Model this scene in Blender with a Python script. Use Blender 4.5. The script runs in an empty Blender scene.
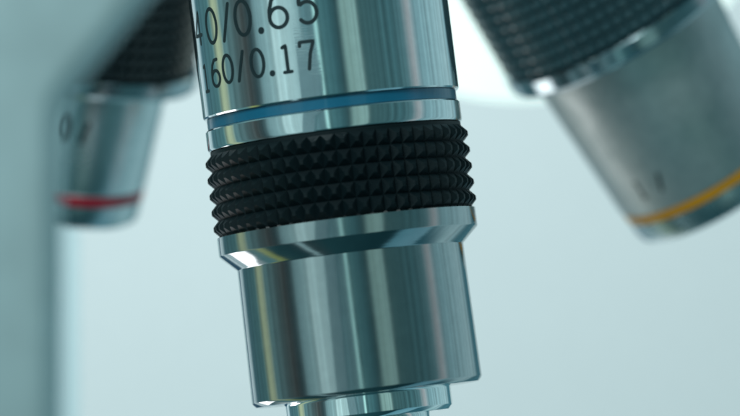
import bpy, bmesh, math
from mathutils import Vector, Matrix

# ------------------------------------------------------------------ scene
sc = bpy.context.scene
COL = sc.collection
sc.view_settings.view_transform = 'Standard'
sc.view_settings.look = 'None'
sc.view_settings.exposure = 0
sc.render.engine = 'CYCLES'
sc.cycles.use_denoising = True
sc.cycles.max_bounces = 8
sc.cycles.filter_width = 1.7


def soft(c, f=.31):
    g = .3 * c[0] + .59 * c[1] + .11 * c[2]
    return tuple(x + (g - x) * f for x in c)


def lin(r, g, b, k=1.0):
    f = lambda c: (c / 255 / 12.92) if c / 255 <= .04045 else ((c / 255 + .055) / 1.055) ** 2.4
    return (f(r) * k, f(g) * k, f(b) * k, 1)


# ------------------------------------------------------------------ materials
def new_mat(name):
    m = bpy.data.materials.new(name)
    m.use_nodes = True
    nt = m.node_tree
    return m, nt, nt.nodes['Principled BSDF']


def metal(name, color, rough, aniso=0.0, turned=0.0, smudge=0.04, grain=0.0, metallic=1.0):
    """Turned metal: roughness smudges, fine lathe lines around the axis, optional bead-blasted grain."""
    m, nt, p = new_mat(name)
    N, L = nt.nodes, nt.links
    p.inputs['Metallic'].default_value = metallic
    tc = N.new('ShaderNodeTexCoord')
    n1 = N.new('ShaderNodeTexNoise'); n1.inputs['Scale'].default_value = 2.3; n1.inputs['Detail'].default_value = 6
    L.new(tc.outputs['Object'], n1.inputs['Vector'])
    r = N.new('ShaderNodeMapRange')
    r.inputs['From Min'].default_value = .35; r.inputs['From Max'].default_value = .7
    r.inputs['To Min'].default_value = rough; r.inputs['To Max'].default_value = rough + smudge
    L.new(n1.outputs['Fac'], r.inputs['Value']); L.new(r.outputs['Result'], p.inputs['Roughness'])
    mix = N.new('ShaderNodeMixRGB'); mix.blend_type = 'MULTIPLY'
    mix.inputs['Color1'].default_value = color
    cr = N.new('ShaderNodeValToRGB')
    cr.color_ramp.elements[0].position = .3; cr.color_ramp.elements[0].color = (.74, .76, .77, 1) if grain else (.86, .87, .88, 1)
    cr.color_ramp.elements[1].position = .7; cr.color_ramp.elements[1].color = (1, 1, 1, 1)
    n2 = N.new('ShaderNodeTexNoise'); n2.inputs['Scale'].default_value = 9; n2.inputs['Detail'].default_value = 8
    L.new(tc.outputs['Object'], n2.inputs['Vector']); L.new(n2.outputs['Fac'], cr.inputs['Fac'])
    L.new(cr.outputs['Color'], mix.inputs['Color2']); mix.inputs['Fac'].default_value = .6
    L.new(mix.outputs['Color'], p.inputs['Base Color'])
    if aniso:
        t = N.new('ShaderNodeTangent'); t.direction_type = 'RADIAL'; t.axis = 'Z'
        p.inputs['Anisotropic'].default_value = aniso
        L.new(t.outputs['Tangent'], p.inputs['Tangent'])
    hs = []
    if turned:
        mp = N.new('ShaderNodeMapping'); mp.inputs['Scale'].default_value = (.6, .6, 75)
        L.new(tc.outputs['Object'], mp.inputs['Vector'])
        nz = N.new('ShaderNodeTexNoise'); nz.inputs['Scale'].default_value = 1; nz.inputs['Detail'].default_value = 4
        L.new(mp.outputs['Vector'], nz.inputs['Vector'])
        hs.append((nz.outputs['Fac'], turned))
    if grain:
        ng = N.new('ShaderNodeTexNoise'); ng.inputs['Scale'].default_value = 38; ng.inputs['Detail'].default_value = 3
        L.new(tc.outputs['Object'], ng.inputs['Vector'])
        hs.append((ng.outputs['Fac'], grain))
    prev = None
    for s, d in hs:
        b = N.new('ShaderNodeBump'); b.inputs['Strength'].default_value = 1; b.inputs['Distance'].default_value = d
        L.new(s, b.inputs['Height'])
        if prev: L.new(prev.outputs['Normal'], b.inputs['Normal'])
        prev = b
    if prev: L.new(prev.outputs['Normal'], p.inputs['Normal'])
    return m


M_CHROME = metal('chrome_barrel', (.80, .86, .87, 1), .05, .75, .0003, .03)
M_STEEL = metal('turned_steel', (.50, .535, .54, 1), .075, .75, .0004, .03)
M_POLISH = metal('polished_steel', (.86, .92, .92, 1), .03, .5, .0001, .02)
M_RING = metal('bright_ring', (.80, .88, .90, 1), .12, .3, 0, .05)
M_SATIN = metal('satin_chrome', (.56, .60, .60, 1), .42, 0, 0, .16, .004)
M_SATIN2 = metal('satin_chrome_fine', (.70, .77, .78, 1), .21, 0, 0, .08, .0008)


def paint(name, color, rough, grain=.0008, scale=60, spec=.5, coat=0):
    m, nt, p = new_mat(name)
    N, L = nt.nodes, nt.links
    tc = N.new('ShaderNodeTexCoord')
    n = N.new('ShaderNodeTexNoise'); n.inputs['Scale'].default_value = 3; n.inputs['Detail'].default_value = 7
    L.new(tc.outputs['Object'], n.inputs['Vector'])
    cr = N.new('ShaderNodeValToRGB')
    cr.color_ramp.elements[0].position = .3
    cr.color_ramp.elements[0].color = tuple(c * .86 for c in color[:3]) + (1,)
    cr.color_ramp.elements[1].position = .7
    cr.color_ramp.elements[1].color = color
    L.new(n.outputs['Fac'], cr.inputs['Fac']); L.new(cr.outputs['Color'], p.inputs['Base Color'])
    p.inputs['Roughness'].default_value = rough
    p.inputs['Specular IOR Level'].default_value = spec
    p.inputs['Coat Weight'].default_value = coat
    n2 = N.new('ShaderNodeTexNoise'); n2.inputs['Scale'].default_value = scale; n2.inputs['Detail'].default_value = 3
    L.new(tc.outputs['Object'], n2.inputs['Vector'])
    b = N.new('ShaderNodeBump'); b.inputs['Distance'].default_value = grain
    L.new(n2.outputs['Fac'], b.inputs['Height']); L.new(b.outputs['Normal'], p.inputs['Normal'])
    return m


M_KNURL = paint('black_anodised', (.0042, .0115, .0145, 1), .44, .0025, 25, .24)
M_KNURL2 = paint('dark_anodised', (.05, .11, .13, 1), .24, .0012, 40, 1.0)
M_KNURL3 = paint('worn_anodised', (.012, .022, .026, 1), .34, .0012, 40, .6)
M_DARKRING = metal('dark_chrome_ring', (.42, .50, .53, 1), .10, .3, 0, .05)
M_BLUE = paint('blue_enamel', (.008, .16, .28, 1), .30, .002, 14, .5, .5)
M_RED = paint('red_enamel', (.60, .004, .03, 1), .35, .0006, 30, .4)
M_GOLD = paint('amber_enamel', (.95, .37, .004, 1), .35, .0006, 30, .4)
M_INK = paint('black_ink', (.016, .034, .040, 1), .5, .0004, 40, .3)
M_INKBROWN = paint('dark_ink', (.012, .02, .024, 1), .5, .0004, 40, .3)
M_ARM = paint('grey_enamel_arm', (.57, .70, .72, 1), .55, .001, 30, .3)
M_WALL = paint('pale_backdrop', (.72, .80, .81, 1), .9, .001, 2, .1)
M_GLASS = paint('dark_lens', (.01, .02, .03, 1), .06, 0, 10, .8)

# ------------------------------------------------------------------ mesh helpers
SEG = 192


def obj(name, bm, mat, parent=None, sharp=28):
    me = bpy.data.meshes.new(name)
    bmesh.ops.recalc_face_normals(bm, faces=bm.faces)
    bm.to_mesh(me); bm.free()
    for f in me.polygons: f.use_smooth = True
    if sharp is not None:
        me.set_sharp_from_angle(angle=math.radians(sharp))
    me.materials.append(mat)
    o = bpy.data.objects.new(name, me)
    COL.objects.link(o)
    o.parent = parent
    return o


def lathe(profile, seg=SEG, closed=True):
    """profile: list of (radius, z); a closed solid of revolution round local z."""
    bm = bmesh.new()
    rings = []
    for r, z in profile:
        if r < 1e-6:
            rings.append([bm.verts.new((0, 0, z))])
        else:
            rings.append([bm.verts.new((r * math.sin(2 * math.pi * i / seg), -r * math.cos(2 * math.pi * i / seg), z))
                          for i in range(seg)])
    n = len(rings)
    for k in range(n if closed else n - 1):
        A, B = rings[k], rings[(k + 1) % n]
        for i in range(seg):
            j = (i + 1) % seg
            if len(A) == 1 and len(B) == 1: break
            if len(A) == 1: bm.faces.new((A[0], B[i], B[j]))
            elif len(B) == 1: bm.faces.new((A[i], A[j], B[0]))
            else: bm.faces.new((A[i], A[j], B[j], B[i]))
    return bm


def solid(points, core):
    """outer profile from top to bottom, closed by an inner bore of radius core."""
    zt, zb = points[0][1], points[-1][1]
    return lathe(list(points) + [(core, zb), (core, zt)])


def knurl(R, depth, z0, z1, rows, cols, core, flat=.16, shift=0.0):
    """truncated-pyramid knurling: V grooves along and around the axis."""
    bm = bmesh.new()
    pz = (z1 - z0) / rows
    P = lambda r, a, z: (r * math.sin(a), -r * math.cos(a), z)
    da = 2 * math.pi / cols
    ang = [i * da for i in range(cols)]
    Rv = R - depth
    grid = [[bm.verts.new(P(Rv, a + shift * j, z0 + pz * j)) for a in ang] for j in range(rows + 1)]
    for j in range(rows):
        for i in range(cols):
            k = (i + 1) % cols
            a0 = ang[i] + shift * (j + .5) + da / 2
            zc = z0 + pz * (j + .5)
            h = flat / 2
            q = [bm.verts.new(P(R, a0 + sa * da * h, zc + sz * pz * h)) for sa, sz in ((-1, -1), (1, -1), (1, 1), (-1, 1))]
            c = [grid[j][i], grid[j][k], grid[j + 1][k], grid[j + 1][i]]
            bm.faces.new(q)
            for t in range(4):
                bm.faces.new((c[t], c[(t + 1) % 4], q[(t + 1) % 4], q[t]))
    for row, zz in ((grid[0], z0), (grid[-1], z1)):
        sh = 0 if zz == z0 else shift * rows
        inner = [bm.verts.new(P(core, a + sh, zz)) for a in ang]
        for i in range(cols):
            k = (i + 1) % cols
            bm.faces.new((row[i], row[k], inner[k], inner[i]))
        if zz == z0: low = inner
        else: high = inner
    for i in range(cols):
        k = (i + 1) % cols
        bm.faces.new((low[i], low[k], high[k], high[i]))
    return bm


# ---- stroke lettering, as an engraving machine cuts it (unit box: height 1)
def arc(cx, cy, rx, ry, a0, a1, n=18):
    return [(cx + rx * math.cos(math.radians(a0 + (a1 - a0) * i / n)), cy + ry * math.sin(math.radians(a0 + (a1 - a0) * i / n)))
            for i in range(n + 1)]


GLYPH = {
    '0': [arc(0, .5, .27, .5, 90, 450, 32)],
    '1': [[(-.13, .90), (0, .97), (0, 0)], [(-.14, 0), (.14, 0)]],
    '4': [[(.12, 0), (.12, 1), (-.27, .27), (.27, .27)]],
    '5': [[(.22, 1), (-.20, 1), (-.235, .56)] + arc(-.01, .31, .27, .31, 130, -140, 24)],
    '6': [arc(0, .29, .27, .29, 180, 540, 28), [(-.27, .29), (-.26, .52), (-.17, .80), (-.02, .96), (.17, .98)]],
    '7': [[(-.26, .86), (-.25, 1), (.26, 1), (.10, .55), (.0, 0)]],
    '/': [[(-.16, -.02), (.16, 1.02)]],
    '.': [[(0, .03), (0, .05)]],
}


def lettering(chars, Rfun, w):
    """chars: (glyph, angle, baseline z, height, width factor); strokes as thin inked ribbons lying on the barrel."""
    bm = bmesh.new()
    lift = .0010
    for g, a0, z0, h, wf in chars:
        for st in GLYPH[g]:
            pts = []
            st = [(x * h * wf, y * h) for x, y in st]
            for (xa, ya), (xb, yb) in zip(st, st[1:]):
                d = math.hypot(xb - xa, yb - ya); n = max(1, int(d / .012))
                pts += [(xa + (xb - xa) * i / n, ya + (yb - ya) * i / n) for i in range(n)]
            pts.append(st[-1])
            lw = w * (1.7 if g == '.' else 1)
            lift += .00035
            put = lambda x, y: (lambda R: bm.verts.new(((R + lift) * math.sin(a0 + x / R), -(R + lift) * math.cos(a0 + x / R), z0 + y)))(Rfun(z0 + y))
            closed = math.hypot(pts[0][0] - pts[-1][0], pts[0][1] - pts[-1][1]) < 1e-4
            L_, R_, dirs = [], [], []
            for i, (x, y) in enumerate(pts):
                if closed:
                    xa, ya = pts[i - 1] if i else pts[-2]; xb, yb = pts[i + 1] if i < len(pts) - 1 else pts[1]
                else:
                    xa, ya = pts[max(0, i - 1)]; xb, yb = pts[min(len(pts) - 1, i + 1)]
                d = math.hypot(xb - xa, yb - ya) or 1
                nx, ny = -(yb - ya) / d * lw / 2, (xb - xa) / d * lw / 2
                dirs.append(((xb - xa) / d, (yb - ya) / d))
                L_.append(put(x + nx, y + ny)); R_.append(put(x - nx, y - ny))
            for i in range(len(pts) - 1):
                bm.faces.new((L_[i], L_[i + 1], R_[i + 1], R_[i]))
            if not closed:
                for e, s, A, B in ((0, -1, L_[0], R_[0]), (-1, 1, R_[-1], L_[-1])):
                    x, y = pts[e]; dx, dy = dirs[e]
                    th = math.atan2(dy * s, dx * s)
                    cap = [put(x + lw / 2 * math.cos(th + q), y + lw / 2 * math.sin(th + q)) for q in (-1.05, -.52, 0, .52, 1.05)]
                    bm.faces.new([A] + (cap if s < 0 else cap) + [B] if s > 0 else [A] + cap + [B])
    return bm


def thing(name, label, cat, loc=(0, 0, 0), group=None):
    o = bpy.data.objects.new(name, None)
    COL.objects.link(o)
    o.location = loc
    o.empty_display_size = .3
    o['label'] = label; o['category'] = cat
    if group: o['group'] = group
    return o


def orient(o, lean, tip):
    """local z = axis towards the nosepiece; lean: tip swings right (deg), tip: tip swings towards the viewer (deg)."""
    l, t = math.radians(lean), math.radians(tip)
    up = Vector((-math.sin(l) * math.cos(t), math.sin(t), math.cos(l) * math.cos(t)))
    right = Vector((math.cos(l), 0, math.sin(l)))
    away = up.cross(right)
    right = away.cross(up)
    m = Matrix((right, away, up)).transposed()
    o.rotation_euler = m.to_euler()
    return right.normalized(), away.normalized(), up.normalized()


# ------------------------------------------------------------------ camera
D = 52.0
cam = bpy.data.cameras.new('camera')
cam.sensor_width = 36; cam.lens = 36 * D / 7.4
cam.clip_end = 1000
cam.dof.use_dof = True
cam.dof.focus_distance = D - .45
cam.dof.aperture_fstop = cam.lens / 1000 / 1.3
co = bpy.data.objects.new('camera', cam)
COL.objects.link(co)
co.location = (0, -D, 0); co.rotation_euler = (math.pi / 2, 0, 0)
sc.camera = co

GROUP = 'objective lenses hanging side by side'
# ------------------------------------------------------------------ the central 40x objective
c = thing('microscope_objective', 'sharp central chrome objective with blue band and 40/0.65 printed on its barrel',
          'microscope lens', (-.217, 0, -.335), GROUP)
BX, BY, BZ = orient(c, 7.15, 2.9)
bar = [(1.10, 3.6), (1.28, 3.6), (1.29, 3.585), (1.29, 1.392), (1.278, 1.378)]
obj('barrel', solid(bar + [(1.245, 1.372), (1.245, 1.262), (1.276, 1.256), (1.283, 1.246), (1.283, 1.075), (1.272, 1.054), (1.255, 1.046)], 1.0), M_CHROME, c)
obj('colour_band', solid([(1.2475, 1.3715), (1.2555, 1.366), (1.2555, 1.270), (1.2475, 1.2625)], 1.24), M_BLUE, c)
obj('knurled_grip', knurl(1.322, .058, .197, 1.01, 5, 58, 1.0, .24), M_KNURL, c, 10)
obj('grip_neck', solid([(1.262, 1.045), (1.262, 1.0105)], 1.0), M_KNURL, c)
obj('collar', solid([(1.285, .1965), (1.302, .182), (1.303, .006), (1.299, -.004), (1.146, -.149), (1.140, -.158)], 1.0), M_STEEL, c)
obj('sleeve', solid([(1.1395, -.1585), (1.140, -.17), (1.158, -1.49), (1.153, -1.505), (1.120, -1.54), (1.110, -1.543)], .7), M_STEEL, c)
nose = obj('front_nose', solid([(.845, -1.5435), (.835, -1.556), (.832, -1.57), (.832, -1.735), (.826, -1.745), (.790, -1.782), (.780, -1.784), (.60, -1.786), (.595, -1.80), (.58, -2.35), (.55, -2.38)], .30), M_POLISH, c)
obj('front_lens', lathe([(0, -2.372), (.12, -2.37), (.299, -2.36), (.299, -2.2), (0, -2.2)]), M_GLASS, nose)

T1 = [('4', -1.235, 2.11, .32, 1), ('0', -.99, 2.085, .34, 1), ('/', -.80, 2.085, .34, 1), ('0', -.625, 2.095, .34, 1), ('.', -.47, 2.095, .34, 1),
      ('6', -.315, 2.11, .34, 1), ('5', -.085, 2.115, .34, 1)]
T2 = [('1', -1.19, 1.632, .27, 1), ('6', -1.01, 1.655, .27, 1), ('0', -.845, 1.665, .27, 1), ('/', -.70, 1.665, .27, 1), ('0', -.54, 1.665, .27, 1), ('.', -.42, 1.665, .27, .8),
      ('1', -.29, 1.665, .27, 1), ('7', -.125, 1.665, .27, 1)]
obj('marking', lettering(T1, lambda z: 1.29, .038), M_INK, c, None)
obj('marking', lettering(T2, lambda z: 1.29, .034), M_INK, c, None)

# ------------------------------------------------------------------ the right 10x objective
r = thing('microscope_objective', 'satin grey objective with amber band tilting to the right of the blue banded one',
          'microscope lens', (2.74, 4.7, 1.94), GROUP)
r.scale = (1.027,) * 3
orient(r, 31, -14)
obj('knurled_grip', knurl(1.31, .065, .21, 2.64, 18, 60, 1.0, .28), M_KNURL2, r, 10)
obj('collar', solid([(1.25, .209), (1.322, .195), (1.334, .175), (1.334, .03), (1.31, -.005), (1.12, -.037), (1.10, -.045)], .9), M_DARKRING, r)
rb = [(1.08, -.0455), (1.085, -.06), (.985, -1.72), (.972, -1.735), (.955, -1.737)]
obj('barrel', solid(rb, .6), M_SATIN, r)
obj('colour_band', solid([(.955, -1.7375), (.974, -1.741), (.970, -1.833), (.955, -1.837)], .6), M_GOLD, r)
obj('end_ring', solid([(.955, -1.8375), (.966, -1.842), (.955, -2.02), (.935, -2.075), (.895, -2.10), (.80, -2.103)], .5), M_SATIN2, r)
rR = lambda z: 1.085 + (z + .06) * (.10 / 1.66)
for g in (('1', -.80, -1.52, .20, .8), ('/', -.53, -1.50, .17, 1)):
    obj('marking', lettering([g], rR, .034), M_INKBROWN, r, None)

# ------------------------------------------------------------------ the left 4x objective
l = thing('microscope_objective', 'blurred objective with red band at left, partly hidden by the grey stand',
          'microscope lens', (-3.24, 5.6, 1.50), GROUP)
l.scale = (1.04,) * 3
orient(l, -8.6, -13.5)
obj('knurled_grip', knurl(1.25, .062, .21, 2.64, 18, 60, 1.0), M_KNURL3, l, 10)
obj('collar', solid([(1.20, .209), (1.272, .195), (1.28, .17), (1.28, .05), (1.255, .01), (.99, -.035), (.97, -.045)], .8), M_DARKRING, l)
lb = [(.965, -.0455), (.970, -.06), (.885, -1.12), (.875, -1.135), (.86, -1.137)]
obj('barrel', solid(lb, .5), M_SATIN2, l)
obj('colour_band', solid([(.858, -1.1375), (.876, -1.141), (.872, -1.243), (.855, -1.247)], .5), M_RED, l)
obj('end_ring', solid([(.86, -1.2475), (.868, -1.252), (.86, -1.42), (.84, -1.48), (.80, -1.51), (.7, -1.513)], .4), M_SATIN2, l)
lR = lambda z: .970 + (z + .06) * (.085 / 1.06)
for g in (('0', -.02, -.52, .26, .8), ('/', .23, -.53, .20, .8)):
    obj('marking', lettering([g], lR, .055), M_INKBROWN, l, None)

# ------------------------------------------------------------------ grey arm close to the lens
def arm_mesh():
    yf, s = -10.5, (D - 10.5) / D
    px = [(51, 1300), (51, 128), (53, 112), (58, 99), (65, 87), (76, 75), (137, 0), (214, -90), (-190, -90), (-190, 1300)]
    pts = [((x - 370) / 100 * s, (208 - y) / 100 * s) for x, y in px]
    bm = bmesh.new()
    A = [bm.verts.new((x, yf, z)) for x, z in pts]
    B = [bm.verts.new((x, yf + 1.6, z)) for x, z in pts]
    bm.faces.new(A); bm.faces.new(B[::-1])
    for i in range(len(pts)):
        j = (i + 1) % len(pts)
        bm.faces.new((A[i], B[i], B[j], A[j]))
    bmesh.ops.recalc_face_normals(bm, faces=bm.faces)
    e = [x for x in bm.edges if abs(x.verts[0].co.y - x.verts[1].co.y) < 1e-6]
    bmesh.ops.bevel(bm, geom=e, offset=.12, segments=4, profile=.5, affect='EDGES')
    return bm


a = obj('microscope_stand', arm_mesh(), M_ARM)
a['label'] = 'large out of focus plain grey stand rising along the left edge'
a['category'] = 'microscope stand'

def pane_mesh():
    bm = bmesh.new()
    f = (D + 7.5) / D
    x0, x1, z1, z0 = (20 - 370) / 100 * f, (80 - 370) / 100 * f, (208 - 222) / 100 * f, -9
    bmesh.ops.create_cube(bm, size=1)
    for v in bm.verts:
        v.co = (x0 if v.co.x < 0 else x1, 7.45 if v.co.y < 0 else 7.55, z0 if v.co.z < 0 else z1)
    bmesh.ops.bevel(bm, geom=bm.edges[:], offset=.02, segments=2, affect='EDGES')
    return bm


m, nt, p = new_mat('clear_strip_tint')
p.inputs['Base Color'].default_value = (.80, .925, .95, 1)
p.inputs['Transmission Weight'].default_value = 1
p.inputs['Roughness'].default_value = .03
p.inputs['IOR'].default_value = 1.12
n_ = nt.nodes.new('ShaderNodeTexNoise'); n_.inputs['Scale'].default_value = 2
b_ = nt.nodes.new('ShaderNodeBump'); b_.inputs['Distance'].default_value = .004
nt.links.new(n_.outputs['Fac'], b_.inputs['Height']); nt.links.new(b_.outputs['Normal'], p.inputs['Normal'])
pane = obj('pale_strip_pane', pane_mesh(), m)  # clear tinted pane standing in for a pale post, added for its light tone
pane['label'] = 'clear bluish pane added for the pale strip below the red banded objective beside the grey stand'
pane['category'] = 'panel'

# ------------------------------------------------------------------ round lamp behind the right objective
lampc = ((520 - 370) / 100 * 60.5 / D, 8.5, (208 + 168) / 100 * 60.5 / D)
la = thing('round_lamp', 'glowing round white lamp showing between central and right objective', 'lamp', lampc)
m, nt, p = new_mat('lamp_diffuser')
p.inputs['Base Color'].default_value = (.8, .85, .83, 1)
p.inputs['Emission Color'].default_value = lin(222, 243, 236)
p.inputs['Emission Strength'].default_value = 1.0
M_DIFF = m
Rl = 2.70 * 60.5 / D
d = obj('diffuser', lathe([(0, -.10), (Rl * .5, -.09), (Rl * .9, -.05), (Rl, 0), (Rl, .06), (0, .06)], 128), M_DIFF, la)
d.rotation_euler = (-math.pi / 2, 0, 0)
h = obj('housing', lathe([(Rl * .97, .0605), (Rl * .97, .3), (Rl * .7, .6), (0, .6), (0, .0605)], 96), M_WALL, la)
h.rotation_euler = (-math.pi / 2, 0, 0)

# ------------------------------------------------------------------ backdrop
bm = bmesh.new()
WX, WZ, WY = 24, 12, 60
nx = 24
vs = [[bm.verts.new((-WX + 2 * WX * i / nx, WY, -WZ + 2 * WZ * j / nx)) for i in range(nx + 1)] for j in range(nx + 1)]
for j in range(nx):
    for i in range(nx):
        bm.faces.new((vs[j][i], vs[j][i + 1], vs[j + 1][i + 1], vs[j + 1][i]))
w = obj('backdrop', bm, M_WALL)
w['kind'] = 'structure'


def area(name, loc, target, size, power, color):
    L_ = bpy.data.lights.new(name, 'AREA'); L_.shape = 'RECTANGLE'
    L_.size, L_.size_y = size; L_.energy = power; L_.color = color
    o = bpy.data.objects.new(name, L_); COL.objects.link(o)
    o.location = loc
    o.rotation_euler = (Vector(target) - Vector(loc)).to_track_quat('-Z', 'Y').to_euler()
    return o


area('backdrop_light', (-8, 22, 19), (-4, 60, -1), (14, 8), 15300, (.95, .985, 1))
area('low_left_fill', (-9.4, 7.6, -7.8), (1.5, 3, 0), (5, 5), 200, (1, .97, .98))  # added lamp low at left, for bright left edges and glints on the grips
area('front_light', (-9, -22, 24), (-3, -6, 0), (9, 9), 5600, (.86, 1, 1))

# ------------------------------------------------------------------ surroundings seen in the metal (procedural environment)
W = bpy.data.worlds.new('World'); sc.world = W; W.use_nodes = True
nt = W.node_tree; N, L = nt.nodes, nt.links
bg = N['Background']
tc = N.new('ShaderNodeTexCoord')


def dot(v):
    n = N.new('ShaderNodeVectorMath'); n.operation = 'DOT_PRODUCT'
    L.new(tc.outputs['Generated'], n.inputs[0]); n.inputs[1].default_value = v
    return n.outputs['Value']


def math_(op, a, b=None):
    n = N.new('ShaderNodeMath'); n.operation = op
    for i, x in enumerate((a, b)):
        if x is None: continue
        if isinstance(x, (int, float)): n.inputs[i].default_value = x
        else: L.new(x, n.inputs[i])
    return n.outputs['Value']


X, Y, Z = dot(BX), dot(BY), dot(BZ)
az = math_('ARCTAN2', X, math_('MULTIPLY', Y, -1.0))
fac = math_('ADD', math_('DIVIDE', az, 2 * math.pi), .5)


def ramp(stops):
    n = N.new('ShaderNodeValToRGB'); cr = n.color_ramp; cr.interpolation = 'LINEAR'
    while len(cr.elements) < len(stops): cr.elements.new(.5)
    for e, (p_, c_) in zip(cr.elements, stops):
        e.position = p_; e.color = c_
    L.new(fac, n.inputs['Fac'])
    return n.outputs['Color']


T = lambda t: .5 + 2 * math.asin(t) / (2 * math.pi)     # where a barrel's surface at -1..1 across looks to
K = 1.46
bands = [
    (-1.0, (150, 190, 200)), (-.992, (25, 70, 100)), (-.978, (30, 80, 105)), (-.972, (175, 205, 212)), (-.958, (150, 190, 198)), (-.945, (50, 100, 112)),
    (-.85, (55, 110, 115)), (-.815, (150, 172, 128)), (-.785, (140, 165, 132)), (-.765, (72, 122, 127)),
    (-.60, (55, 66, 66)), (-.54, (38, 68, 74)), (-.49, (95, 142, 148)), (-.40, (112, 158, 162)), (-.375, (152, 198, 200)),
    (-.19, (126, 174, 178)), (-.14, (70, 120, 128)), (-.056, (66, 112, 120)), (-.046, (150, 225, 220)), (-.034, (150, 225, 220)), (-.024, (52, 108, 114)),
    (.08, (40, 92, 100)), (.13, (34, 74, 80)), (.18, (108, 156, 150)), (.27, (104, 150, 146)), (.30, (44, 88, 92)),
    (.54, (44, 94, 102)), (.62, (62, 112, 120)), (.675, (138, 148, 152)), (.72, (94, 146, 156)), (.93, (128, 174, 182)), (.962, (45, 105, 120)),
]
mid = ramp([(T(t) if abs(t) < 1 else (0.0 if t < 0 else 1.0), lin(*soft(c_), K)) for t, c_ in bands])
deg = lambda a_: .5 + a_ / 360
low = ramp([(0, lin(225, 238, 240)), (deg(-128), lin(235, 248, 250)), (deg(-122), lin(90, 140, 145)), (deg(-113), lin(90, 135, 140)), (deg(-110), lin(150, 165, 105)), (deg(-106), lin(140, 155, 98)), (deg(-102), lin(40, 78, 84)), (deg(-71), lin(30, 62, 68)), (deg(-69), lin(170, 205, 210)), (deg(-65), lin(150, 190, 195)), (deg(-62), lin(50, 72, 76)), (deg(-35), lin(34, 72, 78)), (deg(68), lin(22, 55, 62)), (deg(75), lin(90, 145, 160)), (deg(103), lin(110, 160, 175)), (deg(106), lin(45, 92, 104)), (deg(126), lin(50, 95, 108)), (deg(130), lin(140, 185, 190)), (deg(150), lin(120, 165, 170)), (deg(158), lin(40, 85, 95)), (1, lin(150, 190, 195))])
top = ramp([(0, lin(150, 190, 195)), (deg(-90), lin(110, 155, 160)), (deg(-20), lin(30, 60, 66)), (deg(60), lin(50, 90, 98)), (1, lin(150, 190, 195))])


def sstep(v, a_, b_):
    n = N.new('ShaderNodeMapRange'); n.interpolation_type = 'SMOOTHSTEP'
    n.inputs['From Min'].default_value = a_; n.inputs['From Max'].default_value = b_
    L.new(v, n.inputs['Value'])
    return n.outputs['Result']


def mixc(f, a_, b_):
    n = N.new('ShaderNodeMixRGB'); L.new(f, n.inputs['Fac']); L.new(a_, n.inputs['Color1']); L.new(b_, n.inputs['Color2'])
    return n.outputs['Color']


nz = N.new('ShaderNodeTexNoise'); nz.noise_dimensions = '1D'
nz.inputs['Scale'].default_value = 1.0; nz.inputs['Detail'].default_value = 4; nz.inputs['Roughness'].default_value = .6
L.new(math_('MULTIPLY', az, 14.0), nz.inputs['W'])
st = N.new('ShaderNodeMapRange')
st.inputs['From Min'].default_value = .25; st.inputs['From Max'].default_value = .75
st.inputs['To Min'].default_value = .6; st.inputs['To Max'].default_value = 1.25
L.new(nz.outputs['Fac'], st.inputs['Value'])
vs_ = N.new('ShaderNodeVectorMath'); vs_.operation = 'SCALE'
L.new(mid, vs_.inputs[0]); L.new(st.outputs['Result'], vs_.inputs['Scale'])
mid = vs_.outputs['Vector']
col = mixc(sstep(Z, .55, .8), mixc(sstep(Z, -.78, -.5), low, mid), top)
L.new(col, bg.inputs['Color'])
bg.inputs['Strength'].default_value = 1.0
